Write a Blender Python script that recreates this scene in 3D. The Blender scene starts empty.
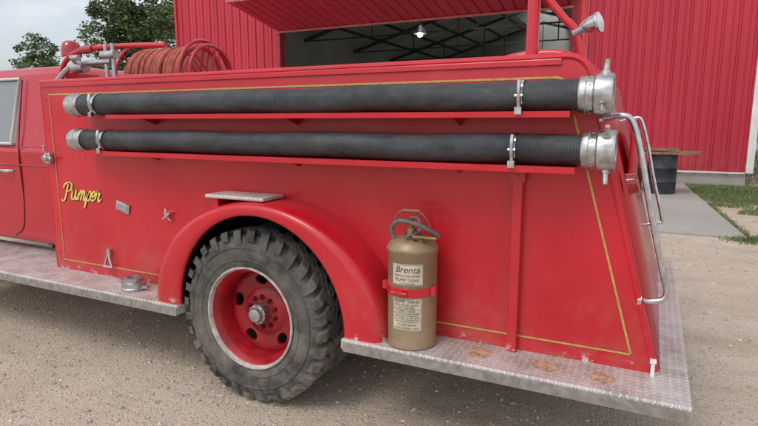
import bpy, bmesh, math, random
from mathutils import Vector, Matrix, noise
random.seed(7)
R=math.radians
scene=bpy.context.scene
COL=scene.collection
# ------------------------------------------------------------------ nodes
class NT:
    def __init__(s,name):
        s.m=bpy.data.materials.new(name); s.m.use_nodes=True
        s.t=s.m.node_tree; s.b=s.t.nodes['Principled BSDF']; s.out=s.t.nodes['Material Output']
    def n(s,typ,**k):
        x=s.t.nodes.new(typ)
        for a,v in k.items(): setattr(x,a,v)
        return x
    def link(s,a,b): s.t.links.new(a,b)
    def setin(s,sock,v):
        if isinstance(v,bpy.types.NodeSocket): s.link(v,sock)
        else:
            if sock.type=='RGBA' and len(v)==3: v=(*v,1)
            sock.default_value=v
    def math(s,op,a,b=0.0,c=0.0,clamp=False):
        x=s.n('ShaderNodeMath',operation=op); x.use_clamp=clamp
        s.setin(x.inputs[0],a); s.setin(x.inputs[1],b); s.setin(x.inputs[2],c)
        return x.outputs[0]
    def pos(s):
        g=s.n('ShaderNodeNewGeometry'); return g.outputs['Position']
    def xyz(s,v=None):
        x=s.n('ShaderNodeSeparateXYZ'); s.link(v or s.pos(),x.inputs[0]); return x.outputs
    def noise(s,scale,detail=4,rough=.55,vec=None,stretch=None):
        x=s.n('ShaderNodeTexNoise'); x.inputs['Scale'].default_value=scale
        x.inputs['Detail'].default_value=detail; x.inputs['Roughness'].default_value=rough
        v=vec or s.pos()
        if stretch:
            mp=s.n('ShaderNodeMapping'); mp.inputs['Scale'].default_value=stretch; s.link(v,mp.inputs[0]); v=mp.outputs[0]
        s.link(v,x.inputs['Vector']); return x.outputs['Fac']
    def ramp(s,f,a,b,lo=0.0,hi=1.0):
        x=s.n('ShaderNodeMapRange'); x.clamp=True; x.interpolation_type='SMOOTHSTEP'
        s.setin(x.inputs[0],f); x.inputs[1].default_value=a; x.inputs[2].default_value=b
        x.inputs[3].default_value=lo; x.inputs[4].default_value=hi; return x.outputs[0]
    def mix(s,f,a,b):
        x=s.n('ShaderNodeMix',data_type='RGBA'); s.setin(x.inputs[0],f); s.setin(x.inputs[6],a); s.setin(x.inputs[7],b)
        return x.outputs[2]
    def bump(s,h,strength=.3,dist=.01):
        x=s.n('ShaderNodeBump'); x.inputs['Strength'].default_value=strength; x.inputs['Distance'].default_value=dist
        s.link(h,x.inputs['Height']); s.link(x.outputs[0],s.b.inputs['Normal'])
    def P(s,name,v): s.setin(s.b.inputs[name],v)

def simple(name,c,rough=.5,metal=0,coat=0,var=.25,scale=8,bump=0,bscale=60):
    N=NT(name); f=N.noise(scale,5)
    N.P('Base Color',N.mix(N.ramp(f,.3,.7),tuple(x*(1-var) for x in c),tuple(min(1,x*(1+var)) for x in c)))
    N.P('Metallic',metal); N.P('Coat Weight',coat)
    N.P('Roughness',N.ramp(N.noise(scale*2.3,4),.3,.7,max(0.02,rough-.08),min(1,rough+.1)))
    if bump: N.bump(N.noise(bscale,4),bump,.004)
    return N.m

def m_paint():
    N=NT('truck_red_paint')
    base=N.mix(N.ramp(N.noise(1.3,4),.3,.7),(.50,.0045,.015),(.61,.010,.027))
    z=N.xyz()[2]
    sm=N.ramp(N.noise(2.2,6,.65,None,(1.6,1,.5)),.45,.75)
    base=N.mix(N.math('MULTIPLY',sm,.09),base,(.55,.16,.14))
    # faint vertical water streaks
    st=N.ramp(N.noise(3.0,5,.6,None,(7,1,.45)),.56,.74)
    base=N.mix(N.math('MULTIPLY',st,.16),base,(.30,.012,.016))
    low=N.ramp(z,.95,.48)
    dn=N.ramp(N.noise(5,6,.65),.42,.75)
    d=N.math('MULTIPLY',N.math('MULTIPLY',low,dn),.42)
    base=N.mix(d,base,(.32,.20,.14))
    sp=N.ramp(N.noise(55,3,.5),.71,.76)
    sp=N.math('MULTIPLY',sp,N.ramp(N.noise(2.2,3),.45,.6))
    base=N.mix(N.math('MULTIPLY',sp,.5),base,(.13,.02,.015))
    sc=N.ramp(N.noise(14,5,.7,None,(.35,1,6)),.70,.76)
    sc=N.math('MULTIPLY',sc,N.ramp(N.noise(1.7,3),.48,.62))
    base=N.mix(N.math('MULTIPLY',sc,.35),base,(.62,.25,.22))
    chip=N.math('MULTIPLY',N.ramp(z,.55,.50),N.ramp(N.noise(16,5,.7),.55,.6))
    base=N.mix(chip,base,(.60,.52,.48))
    N.P('Base Color',base)
    N.P('Roughness',N.ramp(N.noise(3.5,6,.65),.3,.75,.28,.48))
    N.P('Coat Weight',.35); N.P('Coat Roughness',.12)
    N.bump(N.math('ADD',N.noise(2.6,3,.45),N.math('MULTIPLY',N.noise(9,4,.5),.10)),.30,.03)
    return N.m
PAINT=m_paint()
CABP=simple('cab_red_paint',(.49,.007,.02),.3,0,.35,.08,2)
CHROME=simple('chrome',(.60,.60,.61),.24,1,0,.15,20)
ALU=simple('cast_aluminium',(.50,.50,.51),.4,1,0,.2,25,.15,120)
STEEL=simple('galvanised_steel',(.42,.42,.42),.45,.8,0,.2,20)
BLACK=simple('black_underbody',(.018,.017,.016),.75,0,0,.4,9,.3,40)
GOLD=simple('gold_leaf_line',(.58,.38,.12),.4,.3,0,.2,30)
GOLDT=simple('gold_leaf_letter',(.88,.64,.14),.38,.1,0,.1,30)
def m_hose():
    N=NT('suction_hose_rubber')
    X=N.xyz()
    w=N.math('SINE',N.math('MULTIPLY',X[0],2*math.pi/.0125))
    f=N.ramp(N.noise(7,6,.65),.35,.75)
    dust=N.math('MULTIPLY',N.ramp(N.noise(3,6,.7,None,(1,4,4)),.38,.72),.6)
    base=N.mix(f,(.018,.020,.023),(.045,.049,.055))
    base=N.mix(dust,base,(.09,.095,.104))
    rb=N.ramp(w,.5,1.0)
    base=N.mix(N.math('MULTIPLY',rb,.25),base,(.12,.125,.13))
    N.P('Base Color',base); N.P('Roughness',N.ramp(N.noise(20,4),.3,.7,.48,.68))
    h=N.math('ADD',N.math('MULTIPLY',w,.5),N.noise(90,3))
    N.bump(h,.65,.003); return N.m
RUBH=m_hose()
def m_tyre():
    N=NT('tyre_rubber')
    f=N.ramp(N.noise(9,6,.7),.35,.7)
    base=N.mix(f,(.038,.037,.036),(.12,.115,.105))
    z=N.xyz()[2]
    d=N.math('MULTIPLY',N.ramp(z,1.0,.0,.3,1),N.ramp(N.noise(5,6,.7),.36,.62))
    base=N.mix(N.math('MULTIPLY',d,.62),base,(.27,.24,.20))
    N.P('Base Color',base); N.P('Roughness',.88); N.bump(N.noise(70,5),.5,.004); return N.m
TYRE=m_tyre()
def m_diamond():
    N=NT('diamond_plate')
    X=N.xyz()
    s=1/.030
    x=N.math('MULTIPLY',X[0],s); y=N.math('MULTIPLY',N.math('SUBTRACT',X[1],X[2]),s)
    fx=N.math('SUBTRACT',N.math('FRACT',x),.5); fy=N.math('SUBTRACT',N.math('FRACT',y),.5)
    par=N.math('MODULO',N.math('ABSOLUTE',N.math('ADD',N.math('FLOOR',x),N.math('FLOOR',y))),2)
    p=N.math('MULTIPLY',N.math('ADD',fx,fy),.707); q=N.math('MULTIPLY',N.math('SUBTRACT',fx,fy),.707)
    dpq=N.math('SUBTRACT',q,p)
    a=N.math('ADD',p,N.math('MULTIPLY',par,dpq)); b=N.math('SUBTRACT',q,N.math('MULTIPLY',par,dpq))
    e=N.math('ADD',N.math('POWER',N.math('ABSOLUTE',N.math('DIVIDE',a,.46)),2),N.math('POWER',N.math('ABSOLUTE',N.math('DIVIDE',b,.16)),2))
    h=N.ramp(e,1.0,.35)
    dirt=N.ramp(N.noise(5,6,.7),.38,.70)
    base=N.mix(dirt,(.62,.59,.575),(.38,.335,.30))
    base=N.mix(N.math('MULTIPLY',h,.7),base,(.88,.86,.85))
    rust=None
    for (cx,cy,r) in ((-.12,2.335,.060),(-.353,2.35,.064),(-.647,2.36,.066)):
        dx=N.math('SUBTRACT',X[0],cx); dy=N.math('SUBTRACT',X[1],cy)
        dd=N.math('SQRT',N.math('ADD',N.math('MULTIPLY',dx,dx),N.math('MULTIPLY',dy,dy)))
        dd=N.math('ADD',dd,N.math('MULTIPLY',N.math('SUBTRACT',N.noise(22,4),.5),.05))
        m=N.ramp(dd,r,r*.75)
        rust=m if rust is None else N.math('MAXIMUM',rust,m)
    spots=N.math('MULTIPLY',N.ramp(N.noise(26,5,.6),.66,.72),N.ramp(N.noise(3.1,3),.45,.6))
    allr=N.math('MAXIMUM',rust,N.math('MULTIPLY',spots,.7))
    base=N.mix(N.math('MULTIPLY',allr,.85),base,N.mix(N.ramp(N.noise(45,4),.35,.65),(.27,.13,.065),(.58,.38,.23)))
    N.P('Base Color',base)
    N.P('Metallic',N.math('MULTIPLY',N.math('SUBTRACT',1,allr),.35))
    N.P('Roughness',N.ramp(N.noise(14,5),.3,.7,.38,.6))
    N.bump(N.math('ADD',h,N.math('MULTIPLY',N.noise(50,3),.15)),1.0,.004)
    return N.m
DIAM=m_diamond()
def m_ground():
    N=NT('gravel_ground')
    big=N.ramp(N.noise(.35,5,.6),.3,.7)
    mid=N.ramp(N.noise(2.6,6,.7),.32,.68)
    base=N.mix(big,(.56,.45,.355),(.64,.535,.435))
    base=N.mix(N.math('MULTIPLY',mid,.42),base,(.43,.34,.265))
    v=N.n('ShaderNodeTexVoronoi'); v.inputs['Scale'].default_value=52; N.link(N.pos(),v.inputs['Vector'])
    sv=N.n('ShaderNodeSeparateColor'); N.link(v.outputs['Color'],sv.inputs[0])
    st=N.math('MULTIPLY',N.ramp(sv.outputs[0],.50,.70),N.ramp(v.outputs['Distance'],.5,.25))
    base=N.mix(N.math('MULTIPLY',st,.62),base,N.mix(sv.outputs[1],(.27,.225,.19),(.80,.71,.61)))
    v2=N.n('ShaderNodeTexVoronoi'); v2.inputs['Scale'].default_value=140; N.link(N.pos(),v2.inputs['Vector'])
    s2=N.n('ShaderNodeSeparateColor'); N.link(v2.outputs['Color'],s2.inputs[0])
    base=N.mix(N.math('MULTIPLY',N.ramp(s2.outputs[0],.4,.9),.5),base,N.mix(s2.outputs[1],(.25,.20,.155),(.74,.64,.54)))
    X=N.xyz()
    tr=N.ramp(N.noise(1.1,5,.6,None,(.35,1.6,1)),.50,.68)
    base=N.mix(N.math('MULTIPLY',tr,.40),base,(.36,.27,.19))
    far=N.ramp(X[1],32,60)
    gr=N.mix(N.noise(.2,6,.7),(.05,.085,.022),(.10,.13,.04))
    base=N.mix(far,base,gr)
    N.P('Base Color',base); N.P('Roughness',.95)
    h=N.math('ADD',N.math('ADD',N.math('MULTIPLY',st,.8),N.math('MULTIPLY',N.noise(24,6,.7),1.2)),N.math('MULTIPLY',v2.outputs['Distance'],-.5))
    N.bump(h,.8,.011); return N.m
GROUND=m_ground()
def m_concrete():
    N=NT('concrete')
    base=N.mix(N.ramp(N.noise(1.2,7,.65),.3,.7),(.32,.305,.275),(.45,.43,.39))
    base=N.mix(N.math('MULTIPLY',N.ramp(N.noise(.6,6,.7),.45,.65),.5),base,(.24,.205,.17))
    N.P('Base Color',base); N.P('Roughness',.9); N.bump(N.noise(40,6,.7),.4,.005); return N.m
CONC=m_concrete()
def m_siding():
    N=NT('red_steel_siding')
    base=N.mix(N.ramp(N.noise(.5,5,.6,None,(2.2,1,.35)),.3,.7),(.46,.018,.042),(.56,.03,.062))
    zz=N.xyz()[2]
    low=N.math('MULTIPLY',N.ramp(zz,1.3,.2),N.ramp(N.noise(2,6,.7),.35,.7))
    base=N.mix(N.math('MULTIPLY',low,.4),base,(.36,.2,.16))
    N.P('Base Color',base); N.P('Roughness',.42); N.bump(N.noise(1.5,3),.12,.03); return N.m
SIDING=m_siding()
WHITEM=simple('white_painted_trim',(.74,.74,.72),.45,0,0,.08,4)
INSUL=simple('interior_liner',(.55,.58,.54),.7,0,0,.14,.6)
DARKST=simple('dark_steel_truss',(.09,.10,.09),.6,.2,0,.3,3)
WOOD=simple('weathered_lumber',(.24,.14,.085),.85,0,0,.35,12,.4,60)
DRUMB=simple('drum_paint_dark',(.022,.026,.032),.5,.1,.1,.5,7)
def m_tan():
    N=NT('extinguisher_bronze_paint')
    base=N.mix(N.ramp(N.noise(6,6,.65),.3,.72),(.26,.185,.11),(.34,.25,.15))
    sp=N.ramp(N.noise(45,5,.65),.60,.70)
    base=N.mix(N.math('MULTIPLY',sp,.55),base,(.11,.07,.04))
    N.P('Base Color',base); N.P('Metallic',.25); N.P('Roughness',N.ramp(N.noise(12,4),.3,.7,.36,.52)); return N.m
TAN=m_tan()
LABEL=simple('label_paper',(.56,.50,.39),.6,0,0,.18,14)
INK=simple('label_ink',(.06,.045,.03),.6,0,0,.2,20)
REDH=simple('booster_hose_red',(.40,.085,.06),.65,0,0,.3,18,.2,60)
LENS=simple('red_lens',(.38,.008,.01),.12,0,.6,.05,5)
GREYH=simple('grey_rubber_tube',(.13,.13,.125),.55,0,0,.25,20)
def m_glass():
    N=NT('window_glass'); N.P('Base Color',(.35,.40,.40)); N.P('Roughness',.05)
    N.P('Transmission Weight',.6); N.P('Coat Weight',1.0); return N.m
GLASS=m_glass()
def m_leaf(name,c1,c2,c3=(.12,.15,.05)):
    N=NT(name); f=N.ramp(N.noise(.55,4,.6),.35,.65); g=N.noise(9,2)
    base=N.mix(f,c1,c2); base=N.mix(N.math('MULTIPLY',g,.35),base,c3)
    N.P('Base Color',base); N.P('Roughness',.6)
    return N.m
LEAF=m_leaf('tree_leaves',(.035,.065,.02),(.09,.145,.042))
GRASSM=m_leaf('grass_blades',(.095,.14,.04),(.17,.23,.075),(.27,.26,.13))
BARK=simple('bark',(.09,.07,.05),.9,0,0,.3,6,.4,20)
def m_emit(name,c,s):
    N=NT(name); N.P('Emission Color',(*c,1)); N.P('Emission Strength',s); N.P('Base Color',c); return N.m
LAMP=m_emit('lamp_glow',(1,.97,.9),14)
# ------------------------------------------------------------------ mesh helpers
def empty(name,loc=(0,0,0)):
    e=bpy.data.objects.new(name,None); e.location=(0,0,0); e.empty_display_size=.2; COL.objects.link(e); return e
def mk(name,verts,faces,mat,parent=None,smooth=False,auto=None):
    me=bpy.data.meshes.new(name); me.from_pydata([tuple(v) for v in verts],[],faces); me.materials.append(mat)
    o=bpy.data.objects.new(name,me); COL.objects.link(o)
    if smooth:
        for p in me.polygons: p.use_smooth=True
        if auto:
            try: me.set_sharp_from_angle(angle=R(auto))
            except Exception: pass
    if parent: o.parent=parent
    return o
def recalc(o):
    bm=bmesh.new(); bm.from_mesh(o.data); bmesh.ops.recalc_face_normals(bm,faces=bm.faces); bm.to_mesh(o.data); bm.free()
class MB:
    def __init__(s): s.v=[]; s.f=[]
    def add(s,v,f):
        k=len(s.v); s.v+= [tuple(a) for a in v]; s.f+=[tuple(i+k for i in q) for q in f]; return s
    def box(s,x0,x1,y0,y1,z0,z1):
        v=[(x,y,z) for x in (x0,x1) for y in (y0,y1) for z in (z0,z1)]
        return s.add(v,[(0,1,3,2),(4,6,7,5),(0,4,5,1),(2,3,7,6),(0,2,6,4),(1,5,7,3)])
    def cyl(s,p0,p1,r0,r1=None,n=20,caps=True):
        r1=r0 if r1 is None else r1
        p0=Vector(p0);p1=Vector(p1);d=(p1-p0).normalized()
        a=d.orthogonal().normalized();b=d.cross(a)
        v=[];f=[]
        for p,r in ((p0,r0),(p1,r1)):
            for i in range(n):
                t=2*math.pi*i/n; v.append(p+a*math.cos(t)*r+b*math.sin(t)*r)
        for i in range(n):
            j=(i+1)%n; f.append((i,j,n+j,n+i))
        if caps: f.append(tuple(range(n-1,-1,-1))); f.append(tuple(range(n,2*n)))
        return s.add(v,f)
    def tube(s,pts,r,n=10,sub=6,closed=False,smoothp=True):
        P=[Vector(p) for p in pts]
        if smoothp and len(P)>2:
            Q=[];m=len(P);rng=m if closed else m-1
            for i in range(rng):
                if closed: a,b,c,d=P[i-1],P[i],P[(i+1)%m],P[(i+2)%m]
                else: a=P[max(i-1,0)];b=P[i];c=P[i+1];d=P[min(i+2,m-1)]
                for k in range(sub):
                    t=k/sub
                    Q.append(.5*((2*b)+(c-a)*t+(2*a-5*b+4*c-d)*t*t+(3*b-a-3*c+d)*t**3))
            if not closed: Q.append(P[-1])
            P=Q
        m=len(P); v=[];f=[]; up=None
        for i,p in enumerate(P):
            if closed: d=(P[(i+1)%m]-P[i-1]).normalized()
            else: d=(P[min(i+1,m-1)]-P[max(i-1,0)]).normalized()
            if up is None: up=d.orthogonal().normalized()
            up=(up-d*up.dot(d)); up=up.normalized() if up.length>1e-6 else d.orthogonal().normalized()
            b=d.cross(up)
            rr=r(i/(m-1)) if callable(r) else r
            for k in range(n):
                t=2*math.pi*k/n; v.append(p+up*math.cos(t)*rr+b*math.sin(t)*rr)
        for i in range(m if closed else m-1):
            j=(i+1)%m
            for k in range(n):
                l=(k+1)%n; f.append((i*n+k,i*n+l,j*n+l,j*n+k))
        if not closed: f.append(tuple(range(n-1,-1,-1))); f.append(tuple(range((m-1)*n,m*n)))
        return s.add(v,f)
    def rev(s,prof,c,axis='Y',n=48,closed=False):
        v=[];f=[];c=Vector(c);m=len(prof)
        for i in range(n):
            t=2*math.pi*i/n; ca,sa=math.cos(t),math.sin(t)
            for r,o in prof:
                if axis=='Y': v.append(c+Vector((r*ca,o,r*sa)))
                elif axis=='Z': v.append(c+Vector((r*ca,r*sa,o)))
                else: v.append(c+Vector((o,r*ca,r*sa)))
        for i in range(n):
            j=(i+1)%n
            for k in range(m if closed else m-1):
                l=(k+1)%m; f.append((i*m+k,i*m+l,j*m+l,j*m+k))
        return s.add(v,f)
    def obj(s,name,mat,parent=None,smooth=True,auto=35,bevel=0,seg=2,norm=True):
        o=mk(name,s.v,s.f,mat,parent)
        if norm: recalc(o)
        if smooth:
            for p in o.data.polygons: p.use_smooth=True
            try: o.data.set_sharp_from_angle(angle=R(auto))
            except Exception: pass
        if bevel:
            b=o.modifiers.new('bevel','BEVEL'); b.width=bevel; b.segments=seg; b.limit_method='ANGLE'; b.angle_limit=R(35)
        return o
def text_mesh(body,size,spacing=1.0,shear=0,align='CENTER'):
    c=bpy.data.curves.new('t','FONT'); c.body=body; c.size=size; c.align_x=align; c.shear=shear; c.space_character=spacing; c.fill_mode='FRONT'
    o=bpy.data.objects.new('t',c); COL.objects.link(o)
    dg=bpy.context.evaluated_depsgraph_get(); me=bpy.data.meshes.new_from_object(o.evaluated_get(dg))
    v=[tuple(x.co) for x in me.vertices]; f=[tuple(p.vertices) for p in me.polygons]
    bpy.data.objects.remove(o); return v,f

TOP=1.82; YB=2.47; YF=4.42; H=.5
# ================================================================== TRUCK
truck=empty('fire_truck')
CX,CZ=-1.85,.5
def rear_profile():
    pts=[(-.50,TOP)]
    for k in range(7):
        t=math.pi/2*(1-k/6); pts.append((-.345+.10*math.cos(t),TOP-.10+.10*math.sin(t)))
    pts.append((.08,H)); return pts
def side_outline(arch=True):
    o=[(-3.85,H),(-3.85,TOP)]+rear_profile()
    n=36
    for i in range(n+1):
        t=math.pi*i/n; o.append((CX+.70*math.cos(t),CZ+.002+.60*math.sin(t)))
    return o
def side_panel(name,y,th):
    out=side_outline()
    bm=bmesh.new(); vs=[bm.verts.new((x,y,z)) for x,z in out]; f=bm.faces.new(vs)
    bmesh.ops.triangulate(bm,faces=[f]); 
    ret=bmesh.ops.extrude_face_region(bm,geom=bm.faces[:])
    for g in ret['geom']:
        if isinstance(g,bmesh.types.BMVert): g.co.y+=th
    bmesh.ops.recalc_face_normals(bm,faces=bm.faces)
    me=bpy.data.meshes.new(name); bm.to_mesh(me); bm.free(); me.materials.append(PAINT)
    o=bpy.data.objects.new(name,me); COL.objects.link(o); o.parent=truck; return o
side_panel('body_side',YB,.03); side_panel('body_side_far',YF-.03,.03)
rp=rear_profile()
v=[];f=[]
for x,z in rp: v+=[(x-.002,YB+.031,z-.002),(x-.002,YF-.031,z-.002)]
for i in range(len(rp)-1): f.append((2*i,2*i+1,2*i+3,2*i+2))
o=mk('body_rear_panel',v,f,PAINT,truck,True,40)
so=o.modifiers.new('s','SOLIDIFY'); so.thickness=.02; so.offset=-1
MB().box(-3.849,-3.82,YB+.031,YF-.031,H,TOP-.004).obj('body_front_panel',PAINT,truck,False)
MB().box(-3.81,-.36,YB+.032,YF-.032,1.62,1.64).obj('hose_bed_floor',STEEL,truck,False)
e=MB(); e.tube([(-3.85,YB+.008,TOP),(-2,YB+.008,TOP),(-.50,YB+.008,TOP)],.016,10,3,smoothp=False)
e.tube([(x,YB+.008,z) for x,z in rp],.016,10,1,smoothp=False)
e.tube([(-3.85,YB+.008,H),(-3.85,YB+.008,TOP)],.012,8,1,smoothp=False)
e.obj('body_edge_bead',PAINT,truck)
MB().box(-3.835,-.365,YB-.009,YB-.0005,TOP-.036,TOP-.008).obj('body_top_rail',PAINT,truck,False,bevel=.004)
MB().tube([(-.62,YB+.06,TOP+.0),(-.50,YB+.06,TOP+.018),(-.36,YB+.06,TOP+.008),(-.26,YB+.06,TOP-.07),(-.22,YB+.06,TOP-.18)],.022,12).obj('rear_corner_tube',PAINT,truck)
m=MB()
for yy in (2.62,4.27): m.cyl((-.085,yy,1.28),(-.045,yy,1.29),.05,.045,24)
m.obj('tail_light',LENS,truck)
m=MB(); m.box(-.10,-.075,2.95,3.95,.75,1.5); m.obj('rear_door_frame',PAINT,truck,False,bevel=.01)
def ribbon(mbx,pts,w,y):
    n=len(pts);v=[];f=[]
    for i,(x,z) in enumerate(pts):
        a=pts[max(i-1,0)];b=pts[min(i+1,n-1)];dx,dz=b[0]-a[0],b[1]-a[1];L=math.hypot(dx,dz) or 1
        ww=w(i/(n-1),dx/L,dz/L) if callable(w) else w
        nx,nz=-dz/L*ww/2,dx/L*ww/2
        v+=[(x+nx,y,z+nz),(x-nx,y,z-nz)]
    for i in range(n-1): f.append((2*i,2*i+1,2*i+3,2*i+2))
    mbx.add(v,f)
g=MB()
ys=YB-.003
ribbon(g,[(-3.76,1.735),(-.40,1.735)],.009,ys)
cr=[(-.40,1.735)]+[(-.385+.05*math.cos(math.pi/2*(1-k/5)),1.685+.05*math.sin(math.pi/2*(1-k/5))) for k in range(6)]+[(-.02,.572)]
ribbon(g,cr,.009,ys-.0004)
ribbon(g,[(-.022,.570),(-1.12,.570)],.009,ys)
ribbon(g,[(-3.76,.57),(-2.56,.57)],.009,ys)
ribbon(g,[(-3.76,1.74),(-3.76,.566)],.006,ys-.0004)
g.obj('gold_stripe',GOLD,truck,False)
def cat(P,sub=8):
    P=[Vector((a,b,0)) for a,b in P];Q=[];m=len(P)
    for i in range(m-1):
        a=P[max(i-1,0)];b=P[i];c=P[i+1];d=P[min(i+2,m-1)]
        for k in range(sub):
            t=k/sub;Q.append(.5*((2*b)+(c-a)*t+(2*a-5*b+4*c-d)*t*t+(3*b-a-3*c+d)*t**3))
    Q.append(P[-1]); return [(q.x,q.y) for q in Q]
strokes=[[(.22,1.6),(.18,.8),(.10,.0),(-.10,-.25),(-.28,-.05)],
 [(-.22,1.15),(-.12,1.55),(.25,1.75),(.62,1.6),(.68,1.2),(.45,.88),(.15,.85)],
 [(.74,.75),(.86,1.0),(.84,.3),(.98,.0),(1.18,.22),(1.26,1.0)],[(1.26,1.0),(1.25,.3),(1.34,.0),(1.50,.3)],
 [(1.50,.3),(1.64,1.0),(1.62,.5),(1.60,.0)],[(1.61,.45),(1.78,.98),(1.92,.88),(1.90,.0)],[(1.91,.45),(2.08,.98),(2.22,.88),(2.20,.2),(2.30,.0),(2.46,.35)],
 [(2.46,.35),(2.58,1.0),(2.54,.2),(2.46,-.75)],[(2.55,.55),(2.70,.98),(2.90,.88),(2.92,.35),(2.74,.0),(2.56,.12)],
 [(2.96,.25),(3.18,.42),(3.38,.72),(3.30,1.0),(3.12,.9),(3.05,.4),(3.18,.0),(3.46,.28)],
 [(3.46,.28),(3.62,1.1),(3.66,.86),(3.82,.86),(3.88,.92)],[(3.88,.92),(3.80,.3),(3.90,.0),(4.10,.3)]]
tm=MB(); tb=MB()
for i,s in enumerate(strokes):
    q=cat(s); q=[(-3.70+(a*.093+ b*.024), 1.015+b*.068) for a,b in q]
    ribbon(tm,q,lambda t,dx,dz:.0055+.0100*abs(dz),YB-.0045-.0003*(i%4))
    ribbon(tb,[(a+.005,b-.005) for a,b in q],lambda t,dx,dz:.005+.008*abs(dz),YB-.0020-.0003*(i%4))
tm.obj('lettering_pumper',GOLDT,truck,False)
tb.obj('lettering_shadow',BLACK,truck,False)
def fender(name,sgn,yb,yo):
    prof=[(0,1.0),(0,.45),(.03,.22),(.10,.09),(.22,.02),(.40,.0),(.75,.0),(.93,.012),(1.0,.05),(1.0,.14),(.94,.14)]
    n=56;v=[];f=[];m=len(prof)
    for i in range(-2,n+3):
        ii=min(max(i,0),n); t=math.pi*ii/n
        dz=-.03*(abs(i-ii)/2)
        for k,d in prof:
            A=.765+(.548-.765)*k; B=.635+(.565-.635)*k
            v.append((CX+A*math.cos(t),yo+(yb-yo)*d,CZ+B*math.sin(t)+dz))
    N_=n+5
    for i in range(N_-1):
        for k in range(m-1): f.append((i*m+k,i*m+k+1,(i+1)*m+k+1,(i+1)*m+k))
    o=mk(name,v,f,PAINT,truck,True); recalc(o)
    for p in o.data.polygons: p.use_smooth=True
    return o
fender('wheel_arch',1,YB-.001,2.232); fender('wheel_arch_far',1,YF+.001,4.658)
v=[];f=[];n=30
for i in range(n+1):
    t=math.pi*i/n
    for y in (2.27,3.05): v.append((CX+.69*math.cos(t),y,CZ+.59*math.sin(t)))
for i in range(n): f.append((2*i,2*i+1,2*i+3,2*i+2))
mk('wheel_well_liner',v,f,BLACK,truck,True)
MB().box(CX-.7,CX+.7,3.05,3.07,.35,1.12).obj('wheel_well_back',BLACK,truck,False)
s=MB(); s.box(-2.20,-1.80,2.275,2.462,1.137,1.157); s.obj('fender_step',DIAM,truck,False,bevel=.006)
s=MB(); s.box(-2.17,-2.13,2.30,2.46,1.05,1.137); s.box(-1.87,-1.83,2.30,2.46,1.10,1.137); s.obj('fender_step_bracket',PAINT,truck,False)
def board(name,x0,x1,y0,y1):
    b=MB(); b.box(x0,x1,y0,y1,H-.055,H); o=b.obj(name,DIAM,truck,False,bevel=.006,seg=2); return o
board('running_board',-1.305,.205,2.215,YB+.10)
board('running_board_front',-5.55,-2.395,2.215,2.86)
board('running_board_far',-1.305,.205,YF-.1,4.67)
board('running_board_front_far',-5.55,-2.395,4.04,4.67)
board('tailboard',.02,.206,YB+.102,YF-.102)
MB().box(-1.29,.20,2.209,2.2145,H-.06,H-.012).obj('board_edge_trim',ALU,truck,False)
MB().box(-5.5,-2.40,2.209,2.2145,H-.06,H-.012).obj('board_edge_trim_front',ALU,truck,False)
MB().box(-1.2,.02,YB+.105,YF-.105,H-.05,H-.02).obj('body_floor',BLACK,truck,False)
MB().box(-3.8,-2.6,2.87,YF-.39,H-.05,H-.02).obj('body_floor_front',BLACK,truck,False)
c=MB(); c.box(-7.2,-.15,3.02,3.10,.55,.75); c.box(-7.2,-.15,3.76,3.84,.55,.75)
for x in (-.4,-1.2,-2.6,-3.8,-5.2): c.box(x-.04,x+.04,3.10,3.76,.58,.70)
c.cyl((-1.91,2.6,.49),(-1.91,4.26,.49),.06); c.rev([(0,-.2),(.12,-.16),(.2,-.05),(.2,.05),(.12,.16),(0,.2)],(-1.91,3.43,.49),'X',24)
for yy in (3.0,3.86):
    for k in range(5): c.box(-2.45+.1*k,-1.28-.1*k,yy-.035,yy+.035,.60-.022*k-.02,.60-.022*k)
c.cyl((-6.3,2.75,.46),(-6.3,4.1,.46),.05); c.box(-3.6,-2.9,3.9,4.2,.4,.75)
c.obj('chassis',BLACK,truck)
WHITEM2=simple('rim_edge_cream',(.50,.43,.40),.55,0,0,.35,18)
RIMP=simple('rim_red_paint',(.34,.007,.016),.42,0,.2,.3,9)
LUGM=simple('lug_nut_paint',(.16,.012,.018),.4,.2,.2,.3,12)
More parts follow.
